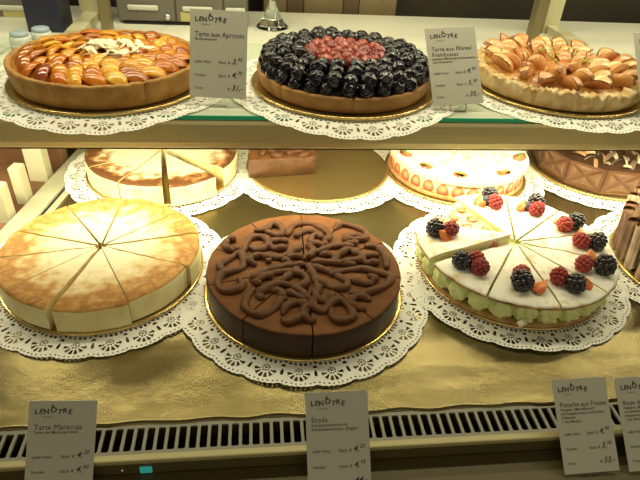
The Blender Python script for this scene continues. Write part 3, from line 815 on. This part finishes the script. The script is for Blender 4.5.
for r_, n, z_ in ((.0515, 16, .0420), (.0320, 10, .0430), (.0125, 4, .0430)):
    for k in range(n):
        a = 2 * PI * (k + rnd.uniform(-.12, .12)) / n + r_ * 9
        part('raspberry', ME_rasp_g, t, (r_ * math.cos(a), r_ * math.sin(a), z_ + rnd.uniform(-.001, .002)), (rnd.uniform(-.4, .4), rnd.uniform(-.4, .4), a), rnd.uniform(.95, 1.08))
# nectarine
t = thing('nectarine_tart', 'rustic nectarine tart with standing browned fruit wedges and a sugared crust', 'tart', (*P['fig'], zt))
HF = .026
crust(t, .1320, HF, M['crust_pale'], [R_(-84), R_(-128), R_(-150)], .0075, .018)
lathe('filling', [(0, HF + .003), (.06, HF + .002), (.112, HF - .003), (.1165, HF - .0085)], M['custard'], t, 80)
ME_fig = wedge_mesh('nectarine', M['fig'], M['fig_cut'], M['toast'], .046, .022, 34, .1, 2)
for r_, n, el in ((.100, 17, .55), (.080, 14, .85), (.056, 10, .7), (.032, 6, .6)):
    for k in range(n):
        a = 2 * PI * (k + rnd.uniform(-.2, .2)) / n + r_ * 30
        part('nectarine', ME_fig, t, (r_ * math.cos(a), r_ * math.sin(a), HF + .006 + rnd.uniform(-.002, .006)), (el + rnd.uniform(-.3, .45), rnd.uniform(-.5, .5), a - PI / 2 + rnd.uniform(-.9, .9)), (rnd.uniform(.85, 1.15), rnd.uniform(.8, 1.05), 1.))
bm = bmesh.new(); bmesh.ops.create_icosphere(bm, subdivisions=1, radius=.0026)
for v in bm.verts: v.co *= rnd.uniform(.7, 1.2)
me = bpy.data.meshes.new('pistachio_crumb'); bm.to_mesh(me); bm.free(); me.materials.append(M['pist_crumb'])
for k in range(45):
    r_ = .045 * math.sqrt(rnd.random()); a = rnd.uniform(0, 6.28)
    part('pistachio_crumb', me, t, (.004 + r_ * math.cos(a), r_ * math.sin(a), HF + .0155 + rnd.uniform(-.002, .006)), (rnd.random() * 3, rnd.random() * 3, 0), rnd.uniform(.6, 1.2))

# ------------------------------------------------------------------ price cards
def text_into(bm, body, x, y, size, shear=0., bold=0., spread=1., letters=None, maxw=None):
    cu = bpy.data.curves.new('t', 'FONT'); cu.body = body; cu.size = size; cu.shear = shear; cu.offset = bold * size; cu.space_character = spread
    cu.resolution_u = 2
    ob = bpy.data.objects.new('t', cu); COL.objects.link(ob)
    bpy.context.view_layer.update()
    me = bpy.data.meshes.new_from_object(ob.evaluated_get(bpy.context.evaluated_depsgraph_get()))
    bpy.data.objects.remove(ob); bpy.data.curves.remove(cu)
    wid = max((v.co.x for v in me.vertices), default=0)
    k = min(1, maxw / wid) if maxw and wid > 0 else 1
    for v in me.vertices: v.co = Vector((x + v.co.x * k, y + v.co.y, 0))
    bm.from_mesh(me); bpy.data.meshes.remove(me)
    return wid * k

def price_card(label, pose, w, h, title, lines, prices, k=1., foot=None):
    x, y, z, yaw, tilt, roll = pose
    z = .5169 + (z - .5169) * k; x *= k; y *= k; w *= k; h *= k
    root = thing('price_card', label, 'price card', (0, 0, 0), 0, 'price cards')
    Mx = Matrix.Translation((x, y, z)) @ Matrix.Rotation(yaw, 4, 'Z') @ Matrix.Rotation(tilt, 4, 'X') @ Matrix.Rotation(roll, 4, 'Z')
    root.matrix_world = Mx
    bm = bmesh.new(); box(bm, -w / 2, w / 2, 0, h, -.0008, 0, .0002)
    bm_obj('card', bm, M['card'], root, False)
    e = .00025
    def lay(name, bm):
        for v in bm.verts: v.co.z = e
        return bm_obj(name, bm, M['ink'], root, False)
    L = -w / 2 + .085 * w
    # playful logo: every letter at its own tilt and height
    bm = bmesh.new(); xx = L; word = 'LENOTRE'; ups = [0, .012, -.004, .02, 0, .01, -.004]; tl = [.1, -.15, .12, 0, -.12, .1, -.1]
    for ch, u, a in zip(word, ups, tl):
        b2 = bmesh.new(); wd = text_into(b2, ch, 0, 0, .108 * w * (1.1 if ch == 'O' else 1), .1, .028)
        bmesh.ops.transform(b2, verts=b2.verts, matrix=Matrix.Translation((xx, h * .865 + u * w, 0)) @ Matrix.Rotation(a, 4, 'Z'))
        if ch == 'O': text_into(b2, '^', xx + .012 * w, h * .895 + u * w, .11 * w, 0, .03)
        me = bpy.data.meshes.new('x'); b2.to_mesh(me); b2.free(); bm.from_mesh(me); bpy.data.meshes.remove(me)
        xx += wd + .006 * w
    text_into(bm, 'PARIS', L + .12 * w, h * .825, .038 * w, 0, .01, 1.7)
    lay('logo', bm)
    bm = bmesh.new(); yy = h * .70
    for s in title: text_into(bm, s, L, yy,   .115 * w, 0, 0, 1.0, maxw=w * .86); yy -= h * .072
    lay('title_lettering', bm)
    bm = bmesh.new(); yy += h * .030
    for s in lines: text_into(bm, s, L, yy, .062 * w, 0, .008, maxw=w * .86); yy -= h * .042
    if lines: lay('small_print', bm)
    else: bm.free()
    bm = bmesh.new(); ys = [h * .40, h * .245, h * .095]
    for (a_, b_, c_), y_ in zip(prices, ys):
        text_into(bm, a_, L, y_, .062 * w, 0, .006)
        text_into(bm, b_, L + w * .42, y_, .062 * w, 0, .006)
        big, small = c_
        wd = text_into(bm, '€', L + w * .585, y_, .062 * w, 0, .012)
        wd = text_into(bm, big, L + w * .645, y_, .132 * w, .35, .008)
        text_into(bm, small, L + w * .655 + wd, y_ + .05 * w, .085 * w, .35, .006)
    lay('price_lettering', bm)
    # clear holder behind the lower edge, with a foot where the card stands above the shelf
    bm = bmesh.new(); box(bm, -.011, .011, -.0005, .012, -.0022, -.0009, .0003)
    bm_obj('clear_clip', bm, M['clear'], root, False)
    if foot is not None:
        bm = bmesh.new(); box(bm, -.012, .012, -.004, .006, foot - z, .0006, .001, Matrix.Translation((x, y, z)))
        bmesh.ops.transform(bm, verts=bm.verts, matrix=Mx.inverted())
        bm_obj('clear_foot', bm, M['clear'], root, False)
    return root
AH, VZ, TO = 'außer Haus', 'Verzehr', 'Torte'
price_card('grey price card reading Tarte Maracuja in front of the cheesecake', (-.2118, .3506, -.0548, .1617, .9644, -.1661), .0666, .100, ['Tarte Maracuja'], ['Tarte mit Maracujacreme'],
           [(AH, 'Stück', ('4,', '20')), (VZ, 'Stück', ('4,', '90')), (TO, '', ('44,-', ''))], k=.932)
price_card('grey price card reading Etoile in front of the squiggled chocolate cake', (.0825, .3219, -.0344, -.1065, .8558, .0817), .0666, .104, ['Etoile'], ['Schokoladenbiscuit mit', 'Schokoladenmousse „Elegant“'],
           [(AH, 'Stück', ('4,', '25')), (VZ, 'Stück', ('4,', '95')), (TO, '', ('44,-', ''))], k=.970)
price_card('grey price card reading Pistache aux Fraises in front of the pistachio cake', (.3813, .34, -.0571, -.0419, .7425, .0536), .0666, .106, ['Pistache aux Fraises'], ['Pistazien-, Mandelbiscuit*', 'mit Pistaziencreme und frischen', 'Erdbeeren', '* mit Alkohol'],
           [(AH, 'Stück', ('4,', '90')), (VZ, 'Stück', ('5,', '70')), (TO, '', ('53,-', ''))], k=.930)
price_card('grey price card reading Rose cut off by the frame beside the Pistache card', (.4593, .338, -.056, -.0459, .7463, .0589), .0666, .106, ['Rose des'], ['Pistazien-, Mandelbiscuit', 'mit Himbeercreme', 'Himbeeren', '* mit Alkohol'],
           [(AH, 'Stück', ('4,', '90')), (VZ, 'Stück', ('5,', '70')), (TO, '', ('53,-', ''))], k=.930)
price_card('grey price card reading Tarte aux Apricots on the shelf beside the apricot tart', (-.0516, .7608, .2248, -.0964, 1.1656, -.0036), .078, .115, ['Tarte aux Apricots'], ['Aprikosentorte'],
           [(AH, 'Stück', ('3,', '95')), (VZ, 'Stück', ('4,', '70')), (TO, '', ('31,-', ''))], k=.97, foot=SH + .0008)
price_card('grey price card reading Tarte aux Mûres between the berry tart and nectarine tart', (.276, .7093, .24, .0355, .916, .0678), .072, .107, ['Tarte aux Mûres/', 'Framboises'], ['gebackene Mürbeteig mit Brombeeren', 'und Himbeeren'],
           [(AH, 'Stück', ('4,', '50')), (VZ, 'Stück', ('5,', '50')), (TO, '', ('35,-', ''))], k=1.03, foot=SH + .0008)
price_card('grey price card in front of the nectarine tart, cut off by the frame', (.5538, .6627, .2514, -.1093, .872, .1037), .078, .112, ['Tarte aux'], ['Tarte'],
           [(AH, 'Stück', ('4,', '50')), (VZ, 'Stück', ('5,', '50')), (TO, '', ('35,-', ''))], k=1.06, foot=SH + .0008)

# small glowing teal plate added on the front skirt
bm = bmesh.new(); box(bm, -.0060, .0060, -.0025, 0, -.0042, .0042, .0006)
o = bm_obj('teal_plate', bm, M['teal'], None, False, loc=(-.1165, .3500, -.0140)); tag(o, 'small glowing teal plate on the olive front below the grille', 'plate')
bm = bmesh.new(); bmesh.ops.create_uvsphere(bm, u_segments=16, v_segments=10, radius=.0022, matrix=Matrix.Translation((-.1400, .3495, -.0135)))
bm_obj('glint_bead', bm, M['steel'], case)  # steel bead added to stand in for a small white glint

# ------------------------------------------------------------------ behind the shelf
wt = box_obj('worktop', -.80, 1.40, 1.045, 1.297, SH - .045, SH - .004, M['worktop'], None, .002)
tag(wt, 'long cream worktop behind the glass shelf', 'worktop')
sup = None
u = thing('drawer_unit', 'grey drawer unit with pale pill-shaped handles behind the apricot tart', 'drawer unit', (0, 1.165, SH - .0036))
box_obj('carcass', -.262, -.012, .006, .12, .0035, .30, M['unit'], u, .001)
box_obj('plinth', -.250, -.014, -.001, .1, 0, .0036, M['black'], u, 0)
for i, (x0, x1) in enumerate(((-.260, -.152), (-.150, -.060), (-.058, -.014))):
    for j, z0 in enumerate((.006, .105, .204)):
        d = box_obj('drawer', x0 + .001, x1 - .001, .001, .006, z0, z0 + .096, M['unit'], u, .0008)
        bm = bmesh.new(); cx = (x0 + x1) / 2 + (-.004 if i else -.006); hz = z0 + (.0200 if j == 0 else .05)
        box(bm, max(x0 + .003, cx - .029), min(x1 - .003, cx + .029), -.005, .001, hz, hz + .010, .0035)
        bm_obj('handle', bm, M['label_pale'], d, True)
        if i == 1 and j == 0:
            box_obj('label_paper', cx - .033, cx + .033, -.0006, .001, z0 + .001, z0 + .0185, M['yellow'], d, 0)
        if i == 0 and j == 0:
            bm = bmesh.new(); bmesh.ops.create_uvsphere(bm, u_segments=16, v_segments=10, radius=.006, matrix=Matrix.Translation((-.166, -.006, z0 + .010)))
            bm_obj('knob', bm, M['steel'], d)

def bracket(label, x, dx, mirror):
    b_ = thing('shelf_bracket', label, 'bracket', (0, 0, SH - .004), 0, 'shelf brackets')
    s = -1 if mirror else 1
    bm = bmesh.new(); box(bm, -.017, .017, -.010, .010, 0, .40, .001, Matrix.Translation((x, 1.195, 0)))
    bm_obj('post', bm, M['bracket'], b_, False)
    bm = bmesh.new(); box(bm, -.005, .005, -.02, .02, 0.0, .40, .001, Matrix.Translation((x - s * .026, 1.195, 0)))
    bm_obj('side_strip', bm, M['bracket_dark'], b_, False)
    bm = bmesh.new(); box(bm, -.010, .018, -.135, .0, .0, .016, .001, Matrix.Translation((x, 1.19, 0)))
    bm_obj('foot', bm, M['bracket'], b_, False)
    bm = bmesh.new(); box(bm, -.009, .009, -.012, .012, 0, .40, .001, Matrix.Translation((x + dx, 1.118, 0)))
    bm_obj('front_post', bm, M['bracket_dark'], b_, False)
    return b_
bracket('beige metal bracket post with foot behind the nectarine tart', .630, -.070, False)
bracket('beige metal bracket post with foot behind the apricot tart', -.318, .046, True)

nb = box_obj('storage_box', -.405, -.345, 1.09, 1.16, SH - .0038, SH + .11, M['navy'], None, .001)
tag(nb, 'dark navy box standing behind the white jars', 'box')
pk = thing('storage_box', 'grey box with a pale handle and yellow front at the top left corner', 'box', (0, 0, SH - .0038))
box_obj('body', -.50, -.412, 1.19, 1.28, 0, .12, M['unit'], pk, .001)
bm = bmesh.new(); box(bm, -.486, -.428, 1.186, 1.191, .012, .022, .003); bm_obj('handle', bm, M['label_pale'], pk)
box_obj('label_paper', -.480, -.432, 1.1885, 1.191, .0005, .0115, M['yellow'], pk, 0)

jl = ['white jar with blue-grey lid farthest from the front, behind the apricot tart', 'white jar with blue-grey lid in the middle of the three', 'white jar cut off by the left frame edge']
for i, (x, y, s) in enumerate(((-.356, 1.012, 1.0), (-.381, .982, 1.0), (-.416, .956, 1.0))):
    j = thing('jar', jl[i], 'jar', (x, y, SH), 0, 'white jars')
    jz = .66
    lathe('body', [(0, 0), (.014, 0), (.016, .002), (.0165, .012), (.0160, .013), (.0165, .014), (.0165, .026), (.0140, .030), (0, .030)], M['jar'], j, 40).scale = (1, 1, jz)
    lathe('lid', [(.0, .030), (.0135, .030), (.0142, .032), (.0138, .0375), (.012, .039), (0, .039)], M['jar_lid'], j, 40).scale = (1, 1, jz)
g = lathe('glass_stand', [(0, 0), (.031, 0), (.0325, .0015), (.031, .004), (.025, .010), (.017, .022), (.010, .038), (.006, .05), (.006, .10), (.012, .108), (.03, .118), (.040, .125), (.040, .128), (.028, .122), (0, .113)], M['glass'], None, 20, loc=(.036, 1.168, SH - .0038))
tag(g, 'clear glass foot of a stemmed dish on the worktop behind the berry tart', 'glass dish')

# left neighbour compartment
bm = bmesh.new(); box(bm, -.42, -.0215, -.10, .30, -.05, -.012, .001, mt)
tag(bm_obj('side_shelf', bm, M['brown_wood'], None, False), 'brown wooden shelf beyond the left side rail', 'shelf')
bm = bmesh.new(); box(bm, -.42, -.0215, .305, .325, -.05, .165, .001, mt)
tag(bm_obj('wooden_backboard', bm, M['brown_wood'], None, False), 'brown wooden backboard beyond the left side rail', 'backboard')
for (x0, x1, y, h, lb) in ((-.12, -.024, .105, .066, 'cream carton nearest the front beyond the side rail'), (-.043, -.025, .165, .068, 'narrow cream carton between two wider ones beyond the side rail'), (-.060, -.026, .245, .095, 'wide cream carton farthest back beyond the side rail')):
    c_ = thing('carton', lb, 'carton', (0, 0, 0), 0, 'cream cartons beyond the side rail')
    c_.matrix_world = mt @ Matrix.Translation((0, y, -.012))
    box_obj('body', x0, x1, 0, .022, 0, h, M['carton'], c_, .001)
    box_obj('flap', x0 + .001, x1 - .001, .001, .021, h - .0005, h + .0012, M['carton'], c_, 0)

# ------------------------------------------------------------------ the room
def struct(o): o['kind'] = 'structure'; return o
struct(box_obj('wall_back', -1.6, 2.2, 1.42, 1.46, -1., 1.6, M['back_wall'], None, 0))
struct(box_obj('floor', -1.6, 2.2, -1.4, 1.46, -1.02, -1., M['floor'], None, 0))
cb = thing('back_cabinet', 'beige timber cabinet doors behind the berry tart', 'cabinet', (0, 1.33, 0))
box_obj('carcass', .02, .325, .006, .085, -1., .80, M['plank_dark'], cb, 0)
for i, (x0, x1) in enumerate(((.022, .072), (.074, .110), (.112, .200), (.202, .236), (.238, .323))):
    box_obj('door', x0, x1, 0, .006, .08, .78, M['plank'] if i % 2 == 0 else M['plank_dark'], cb, .001)
dp = box_obj('counter_body', -.80, 1.40, 1.20, 1.29, -1.0, SH - .045, M['back_wall'], None, 0)
tag(dp, 'dark counter body under the cream worktop', 'counter')
cp = box_obj('case_plinth', -.80, 1.30, .21, 1.19, -1.0, -.056, M['ledge'], None, 0)
sp = box_obj('tray_support', -.270, 1.20, .399, 1.185, -.0555, -.004, M['ledge'], None, 0)
tag(sp, 'olive support panel beneath the gold tray', 'panel')
tag(cp, 'olive plinth carrying the display case', 'plinth')

# ------------------------------------------------------------------ light
def area(name, loc, sx, sy, power, col, rot):
    l = bpy.data.lights.new(name, 'AREA'); l.shape = 'RECTANGLE'; l.size = sx; l.size_y = sy; l.energy = power; l.color = col
    o = bpy.data.objects.new(name, l); COL.objects.link(o); o.location = loc; o.rotation_euler = rot; return o
area('shelf_strip_light', (.25, YF + .040, SH - .040), 1.9, .022, 8.3, (1, .93, .62), (R_(30), 0, 0))
area('canopy_strip_light', (.25, .80, .68), 1.9, .035, 5.5, (1, .92, .60), (R_(-4), 0, 0))
area('rear_fill_light', (.30, 1.10, .66), 1.9, .035, 4.8, (1, .92, .60), (R_(-8), 0, 0))  # unseen second strip, added to brighten the worktop and upper tarts
area('front_fill_light', (.3, -1.6, 1.15), 4.2, 2.0, 16., (1, .92, .62), (R_(66), 0, 0))  # unseen fill behind the camera, added to lift cards and cake fronts
w = bpy.data.worlds.new('world'); sc.world = w; w.use_nodes = True
w.node_tree.nodes['Background'].inputs[0].default_value = (.55, .48, .30, 1)
w.node_tree.nodes['Background'].inputs[1].default_value = .16
sc.view_settings.view_transform = 'Standard'; sc.view_settings.look = 'None'; sc.view_settings.exposure = 0.; sc.view_settings.gamma = 1.
sc.view_settings.use_curve_mapping = False
